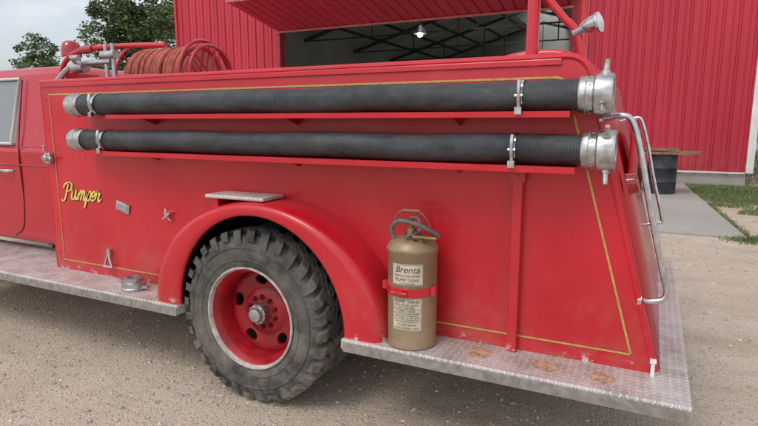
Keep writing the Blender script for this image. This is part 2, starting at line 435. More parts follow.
def wheel(name,cx,cz,y0,d,front=False):
    root=empty(name); root.parent=truck
    dt=d*.87
    tp=[(.280,.035),(.292,.014),(.31,.004),(.345,-.002),(.385,-.002),(.422,.008),(.446,.022),(.456,.038),(.459,.05),(.459,.19),(.456,.202),(.446,.218),(.422,.232),(.385,.242),(.345,.242),(.31,.236),(.292,.226),(.280,.205)]
    t=MB(); t.rev([(r,o*dt) for r,o in tp],(cx,y0,cz),'Y',96)
    N_=32
    def lug(prof,a0,a1,sk=0):
        m=len(prof);v=[]
        for q,a in ((0,a0),(1,a1)):
            for r,o in prof:
                aa=a+sk*(o-.12)
                v.append((cx+r*math.cos(aa),y0+o*dt,cz+r*math.sin(aa)))
        f=[(k,(k+1)%m,m+(k+1)%m,m+k) for k in range(m)]+[tuple(range(m-1,-1,-1)),tuple(range(m,2*m))]
        t.add(v,f)
    rl=random.Random(3)
    for i in range(N_):
        a=2*math.pi*i/N_; w=2*math.pi/N_
        deep=.408 if i%2 else .436
        j=rl.uniform(-.002,.001)
        lug([(deep,.000),(deep+.025,-.001),(.470,.008),(.489+j,.028),(.492+j,.084),(.452,.084)],a,a+w*.52,1.1)
        lug([(deep,.240),(deep+.025,.241),(.470,.232),(.489+j,.212),(.492+j,.156),(.452,.156)],a+w*.5,a+w*1.02,1.1)
        lug([(.452,.090),(.491+j,.090),(.491+j,.117),(.452,.117)],a+w*.12,a+w*.76,-3.4)
        lug([(.452,.125),(.491+j,.125),(.491+j,.151),(.452,.151)],a+w*.6,a+w*1.24,3.4)
    t.rev([(.392,.0*d),(.395,-.0045*d),(.400,-.0045*d),(.404,.004*d)],(cx,y0,cz),'Y',96)
    t.rev([(.325,.001*d),(.328,-.004*d),(.333,-.004*d),(.336,.0*d)],(cx,y0,cz),'Y',96)
    t.obj('tyre',TYRE,root,True,30)
    r=MB(); r.rev([(o[0],o[1]*d) for o in [(.276,.040),(.286,.020),(.290,.006),(.287,.000),(.280,.000),(.274,.010),(.271,.022)]],(cx,y0,cz),'Y',72); r.obj('rim_flange',WHITEM2,root)
    r=MB(); r.rev([(o[0],o[1]*d) for o in [(.271,.0225),(.262,.034),(.255,.05),(.248,.06),(.243,.11),(.240,.15),(.238,.18),(.255,.19),(.28,.20)]],(cx,y0,cz),'Y',72); r.obj('rim_barrel',RIMP,root)
    dp=[(.2385,.150),(.225,.142),(.20,.138),(.17,.146),(.14,.150),(.115,.135),(.09,.13),(.05,.13),(.05,.145),(.09,.145),(.11,.15),(.138,.166),(.17,.163),(.20,.156),(.222,.158),(.2385,.166)]
    if front: dp=[(a,b-.09) for a,b in dp]
    D=MB(); D.rev([(a,b*d) for a,b in dp],(cx,y0,cz),'Y',72,closed=True); do=D.obj('rim_disc',RIMP,root)
    K=MB()
    for k in range(5):
        a=2*math.pi*(k+.3)/5; px,pz=cx+.185*math.cos(a),cz+.185*math.sin(a)
        n=20;v=[];
        for yy in (-.05,.3):
            for j in range(n):
                tt=2*math.pi*j/n; u=.030*math.cos(tt); w_=.042*math.sin(tt)
                v.append((px+u*math.cos(a)-w_*math.sin(a),y0+yy*d,pz+u*math.sin(a)+w_*math.cos(a)))
        K.add(v,[(j,(j+1)%n,n+(j+1)%n,n+j) for j in range(n)]+[tuple(range(n-1,-1,-1)),tuple(range(n,2*n))])
    ko=K.obj('cutter',BLACK,None,False)
    bo=do.modifiers.new('b','BOOLEAN'); bo.object=ko; bo.operation='DIFFERENCE'; bo.solver='EXACT'
    dg=bpy.context.evaluated_depsgraph_get(); dg.update()
    me=bpy.data.meshes.new_from_object(do.evaluated_get(dg)); do.modifiers.clear(); do.data=me
    try: me.set_sharp_from_angle(angle=R(35))
    except Exception: pass
    bpy.data.objects.remove(ko)
    off=-.09 if front else 0
    h=MB(); h.rev([(0,(.045+off)*d),(.022,(.045+off)*d),(.036,(.050+off)*d),(.042,(.06+off)*d),(.042,(.075+off)*d),(.055,(.078+off)*d),(.058,(.09+off)*d),(.058,(.132+off)*d)],(cx,y0,cz),'Y',32)
    for k in range(8):
        a=2*math.pi*k/8; p=(cx+.048*math.cos(a),cz+.048*math.sin(a)); h.cyl((p[0],y0+(.07+off)*d,p[1]),(p[0],y0+(.08+off)*d,p[1]),.007,None,6)
    h.obj('hub',ALU,root)
    h=MB()
    for k in range(10):
        a=2*math.pi*(k+.5)/10; p=(cx+.088*math.cos(a),cz+.088*math.sin(a)); h.cyl((p[0],y0+(.108+off)*d,p[1]),(p[0],y0+(.132+off)*d,p[1]),.015,None,6); h.cyl((p[0],y0+(.098+off)*d,p[1]),(p[0],y0+(.11+off)*d,p[1]),.008,None,8)
    h.obj('lug_nuts',LUGM,root)
wheel('rear_wheel',-1.91,.49,2.252,1)
def plain_tyre(name,cx,cz,y0):
    t=MB(); t.rev([(.24,.1),(.28,.035),(.31,.004),(.345,-.002),(.425,.006),(.47,.034),(.485,.06),(.485,.18),(.470,.206),(.425,.234),(.345,.242),(.28,.205),(.24,.14)],(cx,y0,cz),'Y',64,closed=False); t.obj(name,TYRE,truck)
plain_tyre('rear_wheel_inner',-1.91,.49,2.55)
plain_tyre('rear_wheel_inner_far',-1.91,.49,4.07)
wheel('rear_wheel_far',-1.91,.49,4.61,-1)
wheel('front_wheel',-6.3,.49,2.55,1,True); wheel('front_wheel_far',-6.3,.49,4.3,-1,True)
# --- cab
cab=empty('cab'); cab.parent=truck
Y0,Y1=2.70,4.16
b=MB(); b.box(-5.75,-4.02,Y0,Y1,.57,1.36); b.obj('cab_lower',CABP,cab,True,35,bevel=.05,seg=4)
def prism(pts0,pts1):
    n=len(pts0); m=MB(); m.add(list(pts0)+list(pts1),[(k,(k+1)%n,n+(k+1)%n,n+k) for k in range(n)]+[tuple(range(n-1,-1,-1)),tuple(range(n,2*n))]); return m
prism([(-5.35,Y0+.10,1.90),(-4.08,Y0+.10,1.90),(-4.08,Y1-.10,1.90),(-5.35,Y1-.10,1.90)],[(-5.22,Y0+.2,1.99),(-4.18,Y0+.2,1.99),(-4.18,Y1-.2,1.99),(-5.22,Y1-.2,1.99)]).obj('cab_roof',CABP,cab,True,60,bevel=.035,seg=4)
for ya,yb_,tag in ((Y0+.012,Y0+.112,''),(Y1-.012,Y1-.112,'_far')):
    dy=.05 if tag=='' else -.05
    prism([(-4.64,ya,1.34),(-4.03,ya,1.34),(-4.03,ya+dy,1.34),(-4.64,ya+dy,1.34)],[(-4.60,yb_-.01*(1 if dy>0 else -1),1.93),(-4.10,yb_,1.93),(-4.10,yb_+dy,1.93),(-4.60,yb_+dy,1.93)]).obj('rear_quarter'+tag,CABP,cab,True,40,bevel=.012)
    prism([(-5.72,ya,1.34),(-5.64,ya,1.34),(-5.64,ya+dy,1.34),(-5.72,ya+dy,1.34)],[(-5.34,yb_,1.92),(-5.27,yb_,1.92),(-5.27,yb_+dy,1.92),(-5.34,yb_+dy,1.92)]).obj('windscreen_pillar'+tag,CABP,cab,True,40,bevel=.01)
    s_=.02 if dy>0 else -.02
    prism([(-5.64,ya+s_,1.36),(-4.64,ya+s_,1.36),(-4.60,yb_+s_,1.91),(-5.27,yb_+s_,1.91)],[(-5.64,ya+s_*1.3,1.36),(-4.64,ya+s_*1.3,1.36),(-4.60,yb_+s_*1.3,1.91),(-5.27,yb_+s_*1.3,1.91)]).obj('side_window'+tag,GLASS,cab,False)
    w=MB(); q=-.004 if dy>0 else .004
    w.tube([(-5.60,ya+q,1.375),(-4.67,ya+q,1.375),(-4.63,yb_+q,1.895),(-5.27,yb_+q,1.895)],.014,8,closed=True,smoothp=False); w.obj('window_trim'+tag,WHITEM,cab)
prism([(-5.73,Y0+.05,1.35),(-5.73,Y1-.05,1.35),(-5.35,Y1-.14,1.90),(-5.35,Y0+.14,1.90)],[(-5.72,Y0+.05,1.35),(-5.72,Y1-.05,1.35),(-5.34,Y1-.14,1.90),(-5.34,Y0+.14,1.90)]).obj('windscreen',GLASS,cab,False)
MB().box(-4.09,-4.05,Y0+.1,Y1-.1,1.34,1.92).obj('cab_rear_wall',CABP,cab,False)
m=MB(); m.tube([(-4.545,Y0+.075,1.88),(-4.56,Y0-.001,1.34),(-4.56,Y0-.001,.95),(-4.60,Y0-.001,.70),(-4.72,Y0-.001,.62)],.005,6,4); m.obj('door_seam',simple('seam_shadow',(.08,.004,.006),.6),cab)
m=MB(); m.tube([(-4.85,Y0,1.16),(-4.85,Y0-.04,1.16),(-4.70,Y0-.045,1.16),(-4.66,Y0,1.16)],.012,8,4); m.obj('door_handle',CHROME,cab)
m=MB(); m.box(-5.74,-4.03,Y0-.008,Y0+.0,1.20,1.215); m.obj('cab_body_crease',CABP,cab,True,35,bevel=.003)
m=MB(); m.box(-5.2,-4.75,2.95,3.9,.9,1.5); m.obj('bench_seat',BLACK,cab,True,35,bevel=.05)
b=MB(); b.box(-7.35,-5.74,Y0+.18,Y1-.18,.85,1.30); b.obj('hood',CABP,cab,True,35,bevel=.08,seg=4)
for ya,yb_ in ((Y0-.1,Y0+.35),(Y1-.35,Y1+.1)):
    n=14; prof=[(-6.3+.58*math.cos(math.pi*(1-k/n)),.52+.56*math.sin(math.pi*(1-k/n))) for k in range(n+1)]+[(-5.68,.62),(-5.68,1.12),(-5.9,1.2),(-7.1,1.2),(-7.35,1.1)]
    bm=bmesh.new(); vs=[bm.verts.new((x,ya,z)) for x,z in prof]; 
    f_=bm.faces.new(vs); r_=bmesh.ops.extrude_face_region(bm,geom=[f_])
    for g_ in r_['geom']:
        if isinstance(g_,bmesh.types.BMVert): g_.co.y=yb_
    bmesh.ops.recalc_face_normals(bm,faces=bm.faces); me=bpy.data.meshes.new('front_fender'); bm.to_mesh(me); bm.free(); me.materials.append(CABP)
    o=bpy.data.objects.new('front_fender',me); COL.objects.link(o); o.parent=cab
MB().box(-7.42,-7.352,Y0+.05,Y1-.05,.72,1.05).obj('grille',ALU,cab,False)
MB().box(-7.6,-7.45,Y0-.1,Y1+.1,.45,.65).obj('bumper',CHROME,cab,False,bevel=.03)
bc=MB(); bc.cyl((-4.62,3.27,1.985),(-4.62,3.27,2.11),.075,.07,24); bc.obj('beacon_base',CHROME,cab)
bc=MB(); bc.rev([(.082,2.11),(.084,2.15),(.080,2.19),(.066,2.225),(.04,2.245),(0,2.25)],(-4.62,3.27,0),'Z',32); bc.obj('beacon_lens',LENS,cab)
# --- hardware on body
m=MB(); m.box(-3.835,-3.775,YB-.035,YB,1.26,1.335); m.cyl((-3.80,YB-.06,1.30),(-3.80,YB,1.30),.022); m.cyl((-3.80,YB-.05,1.345),(-3.80,YB-.05,1.39),.008); m.box(-3.84,-3.74,YB-.05,YB-.036,1.285,1.31)
m.obj('latch',ALU,truck,True,35,bevel=.005)
def tilted(cx_,cz_,w,h,ang,t,name,mat):
    v=[]
    for y in (YB-t,YB-.0005):
        for u,s in ((-w/2,-h/2),(w/2,-h/2),(w/2,h/2),(-w/2,h/2)):
            v.append((cx_+u*math.cos(ang)-s*math.sin(ang),y,cz_+u*math.sin(ang)+s*math.cos(ang)))
    mm=MB(); mm.add(v,[(0,1,2,3),(7,6,5,4),(0,4,5,1),(1,5,6,2),(2,6,7,3),(3,7,4,0)]); return mm.obj(name,mat,truck,False,bevel=.004)
tilted(-3.10,.995,.125,.062,R(-14),.012,'data_plate',ALU)
tilted(-3.10,.995,.10,.042,R(-14),.0145,'data_plate_face',STEEL)
m=MB(); m.cyl((-2.69,YB-.03,.985),(-2.69,YB,.985),.016); m.tube([(-2.72,YB-.025,.95),(-2.69,YB-.03,.965),(-2.65,YB-.03,.995)],.006,8); m.tube([(-2.66,YB-.02,.94),(-2.69,YB-.025,.975),(-2.70,YB-.02,1.015)],.005,8); m.obj('toggle_latch',CHROME,truck)
m=MB(); m.tube([(-3.30,YB-.03,.575),(-3.265,YB-.02,.67),(-3.22,YB-.03,.575)],.009,8,1,smoothp=False); m.tube([(-3.30,YB-.03,.58),(-3.22,YB-.03,.58)],.009,8,1,smoothp=False); m.box(-3.28,-3.245,YB-.02,YB,.65,.70); m.obj('chock_hook',CHROME,truck)
m=MB(); m.rev([(.0,.0),(.078,.0),(.08,.012),(.072,.018),(.072,.045),(.060,.05),(.058,.075),(.04,.078),(.038,.05),(0,.048)],(-2.90,2.345,H+.001),'Z',32)
m.box(-3.02,-2.90,2.335,2.355,H+.015,H+.035); m.box(-2.90,-2.78,2.335,2.355,H+.015,H+.035); m.box(-3.10,-2.98,2.38,2.42,H+.001,H+.03)
m.obj('hose_adapter',ALU,truck)
m=MB()
for k in range(26):
    x=-3.7+k*.13
    m.rev([(.0065,-.0),(.005,-.003),(0,-.0042)],(x,YB-.0005,1.33),'Y',8)
for z in (.62,.85,1.08,1.3,1.5,1.7): m.rev([(.0075,0),(.006,-.003),(0,-.0042)],(-3.81,YB-.0005,z),'Y',8)
m.obj('rivets',PAINT,truck)
p=MB(); p.box(-.542,-.498,YB-.045,YB-.001,H+.001,1.36); p.obj('support_post',PAINT,truck,False,bevel=.005)
p=MB(); p.box(-.552,-.488,YB-.050,YB-.046,1.29,1.343); p.cyl((-.52,YB-.06,1.315),(-.52,YB-.05,1.315),.010,None,6); p.obj('post_plate',PAINT,truck,False)
t=MB()
t.box(-2.98,-.30,2.30,YB-.001,1.583,1.590); t.box(-2.98,-.30,2.294,2.3,1.568,1.592)
t.box(-3.14,-.27,2.30,YB-.001,1.363,1.370); t.box(-3.14,-.27,2.292,2.2985,1.345,1.372)
for x in (-2.75,-1.7,-.8):
    for zt in (1.583,1.363):
        t.add([(x-.004,YB-.001,zt),(x-.004,2.31,zt),(x-.004,YB-.001,zt-.05),(x+.004,YB-.001,zt),(x+.004,2.31,zt),(x+.004,YB-.001,zt-.05)],[(0,1,2),(3,5,4),(0,3,4,1),(1,4,5,2),(2,5,3,0)])
t.obj('hose_tray',PAINT,truck,False)
cl=MB()
for x,zc in ((-.50,1.655),(-3.10,1.655),(-.52,1.437),(-3.05,1.437)):
    ring=[(.066,-.011),(.0695,-.011),(.0695,.011),(.066,.011)]
    cl.rev(ring,(x,2.362,zc),'X',36,closed=True)
    cl.box(x-.012,x+.012,2.362,YB,zc+.055,zc+.0605); 
    cl.tube([(x,2.295,zc-.045),(x,2.282,zc-.01),(x,2.280,zc+.03),(x,2.288,zc+.06)],.008,8)
    cl.cyl((x-.016,2.286,zc+.0),(x+.016,2.286,zc+.0),.007,None,8)
    cl.box(x-.014,x+.014,2.277,2.292,zc-.075,zc-.045)
cl.obj('hose_clamps',CHROME,truck)
u=MB(); u.cyl((-.50,YB+.045,1.70),(-.50,YB+.045,2.55),.027,None,20)
u.tube([(-.50,YB+.045,2.22),(-.455,YB+.045,2.09),(-.38,YB+.045,1.99),(-.315,YB+.045,1.915),(-.29,YB+.045,1.80)],.016,12)
u.cyl((-.50,YB+.045,2.54),(-.50,YF-.07,2.54),.027,None,20); u.cyl((-.50,YF-.07,1.70),(-.50,YF-.07,2.55),.027,None,20)
u.obj('light_stanchion',PAINT,truck)
u=MB(); u.box(-.535,-.465,YB+.01,YB+.018,1.72,1.80); u.cyl((-.33,YB+.045,1.915),(-.29,YB+.03,1.93),.018,.015,16); u.obj('stanchion_clamp',STEEL,truck)
# spotlight
sp=empty('spotlight')
d=Vector((.93,-.25,.22)).normalized(); c0=Vector((-.262,YB+.04,1.945))
def rev_dir(prof,c,d,mat,name,par,n=28):
    a=d.orthogonal().normalized(); b_=d.cross(a); v=[];f=[];m=len(prof)
    for i in range(n):
        t=2*math.pi*i/n
        for r,o in prof: v.append(c+d*o+(a*math.cos(t)+b_*math.sin(t))*r)
    for i in range(n):
        j=(i+1)%n
        for k in range(m-1): f.append((i*m+k,i*m+k+1,j*m+k+1,j*m+k))
    mm=MB(); mm.add(v,f); return mm.obj(name,mat,par)
S=.84
rev_dir([(a*S,b*S) for a,b in [(0,-.06),(.018,-.055),(.030,-.035),(.040,-.005),(.045,.025),(.050,.03),(.050,.042),(.042,.044)]],c0,d,CHROME,'housing',sp)
rev_dir([(a*S,b*S) for a,b in [(.042,.043),(.03,.050),(0,.054)]],c0,d,WHITEM,'lens',sp)
MB().cyl((-.30,YB+.045,1.915),c0,.009,None,10).obj('bracket',CHROME,sp)
g=MB(); yr=YB+.0
g.tube([(-.20,yr+.02,1.56),(-.13,yr-.0,1.575),(-.085,yr,1.56),(-.055,yr,1.48),(-.03,yr,1.38),(.02,yr,1.16),(.075,yr,.94),(.095,yr,.87),(.085,yr,.83),(.04,yr,.815),(-.0,yr+.02,.81)],.0125,12,5)
g.cyl((-.205,yr+.02,1.56),(-.19,yr+.02,1.56),.03,None,16); g.cyl((-.01,yr+.02,.81),(.005,yr+.02,.81),.03,None,16)
g.obj('grab_rail',CHROME,truck)
g=MB(); g.box(.060,.075,2.435,2.455,H+.001,H+.06); g.box(.055,.08,2.43,2.46,H+.06,H+.07); g.obj('board_cleat',WHITEM,truck,False)
g=MB(); yr2=YF
g.tube([(-.20,yr2,1.56),(-.13,yr2,1.575),(-.085,yr2,1.56),(-.03,yr2,1.38),(.02,yr2,1.16),(.095,yr2,.87),(.085,yr2,.83),(.0,yr2,.81)],.0125,12,5); g.obj('grab_rail_far',CHROME,truck)
pz=MB(); pz.tube([(-4.0,2.72,1.66),(-3.98,2.72,1.88),(-3.90,2.72,2.00),(-3.70,2.72,2.06),(-3.3,2.72,2.062),(-2.9,2.72,2.045)],.018,12); pz.obj('reel_guard_pipe',PAINT,truck)
pz=MB()
pz.tube([(-3.95,2.66,1.84),(-3.80,2.66,1.93),(-3.65,2.66,1.955),(-3.35,2.66,1.955)],.02,12)
for x in (-3.40,-3.33): pz.cyl((x,2.66,1.64),(x,2.66,2.075),.014,None,12)
pz.cyl((-3.43,2.66,2.0),(-3.30,2.66,2.0),.03,None,16); pz.cyl((-3.74,2.66,1.93),(-3.62,2.66,1.93),.04,None,16)
pz.cyl((-3.68,2.66,1.93),(-3.68,2.60,1.99),.012); pz.cyl((-3.68,2.60,1.99),(-3.60,2.60,1.99),.018)
pz.obj('valve_pipework',ALU,truck)
pz=MB(); pz.cyl((-3.72,2.72,2.058),(-3.60,2.72,2.062),.028,.028,16); pz.cyl((-3.5,2.68,1.86),(-2.95,2.68,1.85),.012); pz.obj('pipe_collar',LENS,truck)
# ================================================================== hose reel
reel=empty('hose_reel'); rc=Vector((0,3.10,1.87))
h=MB(); n=15
for i in range(n):
    x=-3.50+i*.0375
    rr=.200+.006*math.sin(i*2.3)
    for lay,ro in ((0,rr),(1,rr-.03)):
        pts=[(x+.010*math.sin(a*1.0+i)+(.018 if lay else 0),rc.y+ro*math.cos(a),rc.z+ro*math.sin(a)) for a in [2*math.pi*k/24 for k in range(24)]]
        h.tube(pts,.0185,8,2,closed=True)
h.obj('hose_coils',REDH,reel)
h=MB(); h.cyl((-3.55,rc.y,rc.z),(-2.93,rc.y,rc.z),.15,None,24); h.cyl((-3.66,rc.y,rc.z),(-2.82,rc.y,rc.z),.03,None,16)
h.box(-3.68,-3.64,rc.y-.04,rc.y+.04,1.641,1.9); h.box(-2.84,-2.80,rc.y-.04,rc.y+.04,1.641,1.9); h.obj('drum',CABP,reel)
h=MB()
for x in (-3.56,-2.93,-2.87):
    ro=.250 if x<-2.9 else .215
    pts=[(x,rc.y+ro*math.cos(a),rc.z+ro*math.sin(a)) for a in [2*math.pi*k/24 for k in range(24)]]
    h.tube(pts,.013,8,2,closed=True)
    for k in range(6):
        a=2*math.pi*k/6+.3; h.cyl((x,rc.y,rc.z),(x,rc.y+ro*math.cos(a),rc.z+ro*math.sin(a)),.008,None,8)
h.cyl((-2.935,rc.y,rc.z),(-2.925,rc.y,rc.z),.20,None,32)
h.obj('flanges',CABP,reel)
# ================================================================== suction hoses
CHROME2=simple('cast_coupling_chrome',(.50,.50,.495),.36,1,0,.25,24,.3,50)
def suction(zc,x0,x1,ph):
    e=empty('suction_hose'); y=2.362
    m=MB()
    m.tube([(x0+.10+(x1-.09-x0-.10)*k/12,y+.003*math.sin(k*.9+ph),zc+.003*math.sin(k*1.7+ph)) for k in range(13)],.0625,32,6)
    m.obj('hose',RUBH,e)
    c=MB()
    c.rev([(.06,x1-.125),(.070,x1-.125),(.074,x1-.118),(.0745,x1-.100),(.071,x1-.096),(.071,x1-.072),(.075,x1-.069),(.082,x1-.064),(.083,x1-.056),(.083,x1-.010),(.080,x1),(.066,x1),(.064,x1-.05),(0,x1-.05)],(0,y,zc),'X',48)
    for k in range(3):
        a=R(90+ph*20)+2*math.pi*k/3
        dy,dz=math.cos(a),math.sin(a)
        c.cyl((x1-.033,y+dy*.080,zc+dz*.080),(x1-.030,y+dy*.135,zc+dz*.135),.0115,.0095,12)
        c.cyl((x1-.033,y+dy*.076,zc+dz*.076),(x1-.033,y+dy*.092,zc+dz*.092),.018,.016,12)
    for k in range(8):
        a=2*math.pi*k/8+.2; dy,dz=math.cos(a),math.sin(a)
        c.cyl((x1-.085,y+dy*.070,zc+dz*.070),(x1-.085,y+dy*.0745,zc+dz*.0745),.006,None,6)
    c.obj('female_coupling',CHROME2,e)
    c=MB()
    c.rev([(0,x0+.03),(.055,x0+.03),(.058,x0),(.067,x0),(.069,x0+.006),(.069,x0+.035),(.073,x0+.038),(.073,x0+.06),(.068,x0+.064),(.068,x0+.12),(.062,x0+.12)],(0,y,zc),'X',40)
    c.obj('male_coupling',CHROME2,e)
suction(1.655,-3.37,-.150,0); suction(1.437,-3.37,-.128,2.2)
# ================================================================== extinguisher
ex=empty('fire_extinguisher'); ec=Vector((-.980,2.342,0)); er=.117
m=MB(); m.rev([(0,H+.001),(er+.001,H+.001),(er+.005,H+.006),(er+.005,H+.014),(er,H+.022),(er,H+.45),(er+.004,H+.456),(er+.006,H+.466),(er+.004,H+.476),(er-.002,H+.482),(er-.010,H+.497),(er-.035,H+.515),(.03,H+.525),(0,H+.525)],ec,'Z',64)
m.obj('tank',TAN,ex)
m=MB(); m.rev([(er+.0005,.775),(er+.003,.757),(er+.005,.757),(er+.005,.797),(er+.003,.797),(er+.0005,.797)],ec,'Z',64)
m.box(ec.x-.04,ec.x+.04,ec.y+er-.008,YB-.0005,.74,.81)
m.box(ec.x-.03,ec.x+.005,ec.y-er-.025,ec.y-er-.0,.767,.788); m.cyl((ec.x-.05,ec.y-er-.018,.778),(ec.x+.03,ec.y-er-.018,.778),.008)
m.box(ec.x+er-.005,ec.x+er+.018,ec.y-.05,ec.y-.02,.762,.80); m.box(ec.x-er-.018,ec.x-er+.004,ec.y-.05,ec.y-.02,.762,.80)
m.obj('mounting_band',PAINT,ex,True,35,bevel=.002)
BRASS=simple('aged_brass',(.30,.20,.10),.42,.8,0,.3,25)
m=MB(); m.cyl((ec.x-.01,ec.y,H+.52),(ec.x-.01,ec.y,H+.56),.030,.024,20); m.cyl((ec.x-.01,ec.y,H+.56),(ec.x-.01,ec.y,H+.60),.012,None,12); m.cyl((ec.x+.055,ec.y-.04,H+.51),(ec.x+.055,ec.y-.04,H+.54),.025,None,8)
m.obj('pump_head',BRASS,ex)
m=MB(); m.tube([(ec.x-er+.012,ec.y,H+.49),(ec.x-er+.02,ec.y-.005,H+.57),(ec.x-.065,ec.y-.01,H+.632),(ec.x,ec.y-.01,H+.642),(ec.x+.05,ec.y-.01,H+.632),(ec.x+er-.03,ec.y-.005,H+.575),(ec.x+er-.02,ec.y,H+.49)],.004,8)
m.obj('bail_handle',BRASS,ex)
m=MB(); m.cyl((ec.x-.05,ec.y-.01,H+.64),(ec.x+.04,ec.y-.01,H+.643),.008,None,10); m.obj('handle_grip',simple('grip_wood',(.25,.10,.05),.6),ex)
m=MB(); m.tube([(ec.x-.07,ec.y-.05,H+.51),(ec.x-.082,ec.y-.06,H+.56),(ec.x-.05,ec.y-.065,H+.598),(ec.x+.0,ec.y-.07,H+.60),(ec.x+.06,ec.y-.06,H+.585),(ec.x+.105,ec.y-.03,H+.555),(ec.x+.13,ec.y-.0,H+.530)],.0105,12,6)
m.tube([(ec.x-.01,ec.y,H+.60),(ec.x-.0,ec.y,H+.612),(ec.x+.03,ec.y,H+.60),(ec.x+.04,ec.y-.02,H+.55),(ec.x+.0,ec.y-.085,H+.53)],.008,10,5)
m.obj('hose',GREYH,ex)
m=MB(); m.cyl((ec.x+.03,ec.y-.075,H+.532),(ec.x+.135,ec.y-.045,H+.528),.012,.007,12); m.obj('nozzle',BRASS,ex)
phi0=R(10)
def wrap(u,z,r): 
    a=phi0+u/er; return (ec.x+r*math.sin(a),ec.y-r*math.cos(a),z)
def patch(name,u0,u1,z0,z1,r,mat):
    v=[];f=[];n=14
    for i in range(n+1):
        u=u0+(u1-u0)*i/n; v+=[wrap(u,z0,r),wrap(u,z1,r)]
    for i in range(n): f.append((2*i,2*i+2,2*i+3,2*i+1))
    return mk(name,v,f,mat,ex,True)
patch('label_upper',-.074,.074,.812,.912,er+.0006,LABEL)
patch('label_lower',-.070,.070,.595,.752,er+.0006,LABEL)
ink=MB()
def wtext(body,size,z,u=0,r=er+.0012,**k):
    v,f=text_mesh(body,size,**k); ink.add([wrap(u+x,z+y,r) for x,y,_ in v],f)
wtext('Brenta',.044,.872,shear=.25)
wtext('FIRE EXTINGUISHER',.0135,.853)
wtext('PUMP TANK',.021,.831)
wtext('2 1/2 GALLONS',.011,.818)
wtext('PUMP TANK',.023,.729)
wtext('FOR WOOD, PAPER,',.0125,.715)
wtext('TEXTILE FIRES',.0125,.703)
wtext('DIRECTIONS',.014,.686)
wtext('TO OPERATE: CARRY TO FIRE.',.009,.676); wtext('PLACE FOOT ON BRACKET.',.009,.666); wtext('PUMP HANDLE UP AND DOWN.',.009,.656)
wtext('DIRECT STREAM AT BASE OF FIRE.',.0082,.646); wtext('KEEP FILLED WITH WATER.',.009,.636); wtext('DO NOT FREEZE',.0125,.620); wtext('INSPECT AND REFILL YEARLY',.009,.606)
for (u0,u1,z) in ((-.070,.070,.908),(-.070,.070,.8145),(-.067,.067,.749),(-.067,.067,.5985),(-.067,.067,.699)):
    v=[];f=[]
    for i in range(9):
        u=u0+(u1-u0)*i/8; v+=[wrap(u,z-.0009,er+.0011),wrap(u,z+.0009,er+.0011)]
    for i in range(8): f.append((2*i,2*i+2,2*i+3,2*i+1))
    ink.add(v,f)
ink.obj('label_print',INK,ex,False)
# ================================================================== BUILDING
bd=empty('metal_building')
BY=15.5; BX0,BX1=-15.9,2.05; DX0,DX1,DZ=-11.3,-2.12,4.48; EV=7.2; RG=9.6; RX=(BX0+BX1)/2; BYE=40
IE,IR=5.7,8.2
def roofz(x): return RG-(RG-EV)*abs(x-RX)/(RX-BX0)
def ribbed(x0,x1,z0,ztop,y,axis='X',flip=1):
    m=MB(); v=[];f=[]; x=x0; prof=[]
    while x<x1-1e-6:
        for dx,dy in ((0,0),(.115,0),(.128,.014),(.142,.014),(.155,0),(.24,0),(.262,.038),(.290,.038),(.312,0)):
            if x+dx<=x1: prof.append((x+dx,dy))
        x+=.33
    prof.append((x1,0))
    for (px_,dy) in prof:
        zt=ztop(px_) if callable(ztop) else ztop
        if axis=='X': v+=[(px_,y-dy*flip,z0),(px_,y-dy*flip,zt)]
        else: v+=[(y-dy*flip,px_,z0),(y-dy*flip,px_,zt)]
    for i in range(len(prof)-1): f.append((2*i,2*i+2,2*i+3,2*i+1))
    m.add(v,f); return m
ribbed(BX0,DX0-.15,.35,roofz,BY).obj('front_siding',SIDING,bd,False)
ribbed(DX1+.15,BX1,.35,roofz,BY).obj('front_siding_right',SIDING,bd,False)
ribbed(DX0-.15,DX1+.15,DZ+.15,roofz,BY).obj('front_siding_header',SIDING,bd,False)
ribbed(BY,BYE,.35,EV,BX0,'Y',1).obj('side_siding',SIDING,bd,False)
ribbed(BY,BYE,.35,EV,BX1,'Y',-1).obj('side_siding_right',SIDING,bd,False)
m=MB()
m.box(BX0+.02,DX0-.1,BY+.02,BY+.22,0,.347); m.box(DX1+.1,BX1-.02,BY+.02,BY+.22,0,.347); m.box(BX0+.02,BX0+.2,BY+.22,BYE,0,.347); m.box(BX1-.2,BX1-.02,BY+.22,BYE,0,.347)
m.obj('foundation',CONC,bd,False)
m=MB(); m.box(DX0-.15,DX0,BY-.04,BY+.25,0,DZ+.15); m.box(DX1,DX1+.15,BY-.04,BY+.25,0,DZ+.15); m.box(DX0,DX1,BY-.04,BY+.25,DZ,DZ+.15); m.obj('door_frame',simple('door_frame_red',(.33,.02,.03),.5),bd,False)
m=MB(); m.box(BX1-.04,BX1+.05,BY-.06,BY+.0,.35,EV-.1); m.box(BX1+.052,BX1+.11,BY-.06,BY+.05,.35,EV-.1); m.obj('corner_trim',WHITEM,bd,False)
m=MB(); m.box(BX0-.05,BX0+.05,BY-.05,BY-.0,.35,EV-.1); m.obj('corner_trim_left',SIDING,bd,False)
m=MB(); m.box(DX1+.16,BX1-.05,BY-.05,BY-.039,.33,.37); m.obj('base_trim',WHITEM,bd,False)
def slab(pts,th,name,mat):
    v=[p for p in pts]+[(p[0],p[1],p[2]+th) for p in pts]; mm=MB(); mm.add(v,[(0,1,2,3),(7,6,5,4),(0,4,5,1),(1,5,6,2),(2,6,7,3),(3,7,4,0)]); return mm.obj(name,mat,bd,False)
SKW=1.1; rs=(RG-EV)/(RX-BX0)  # added gap along the ridge, lets sky light brighten the interior
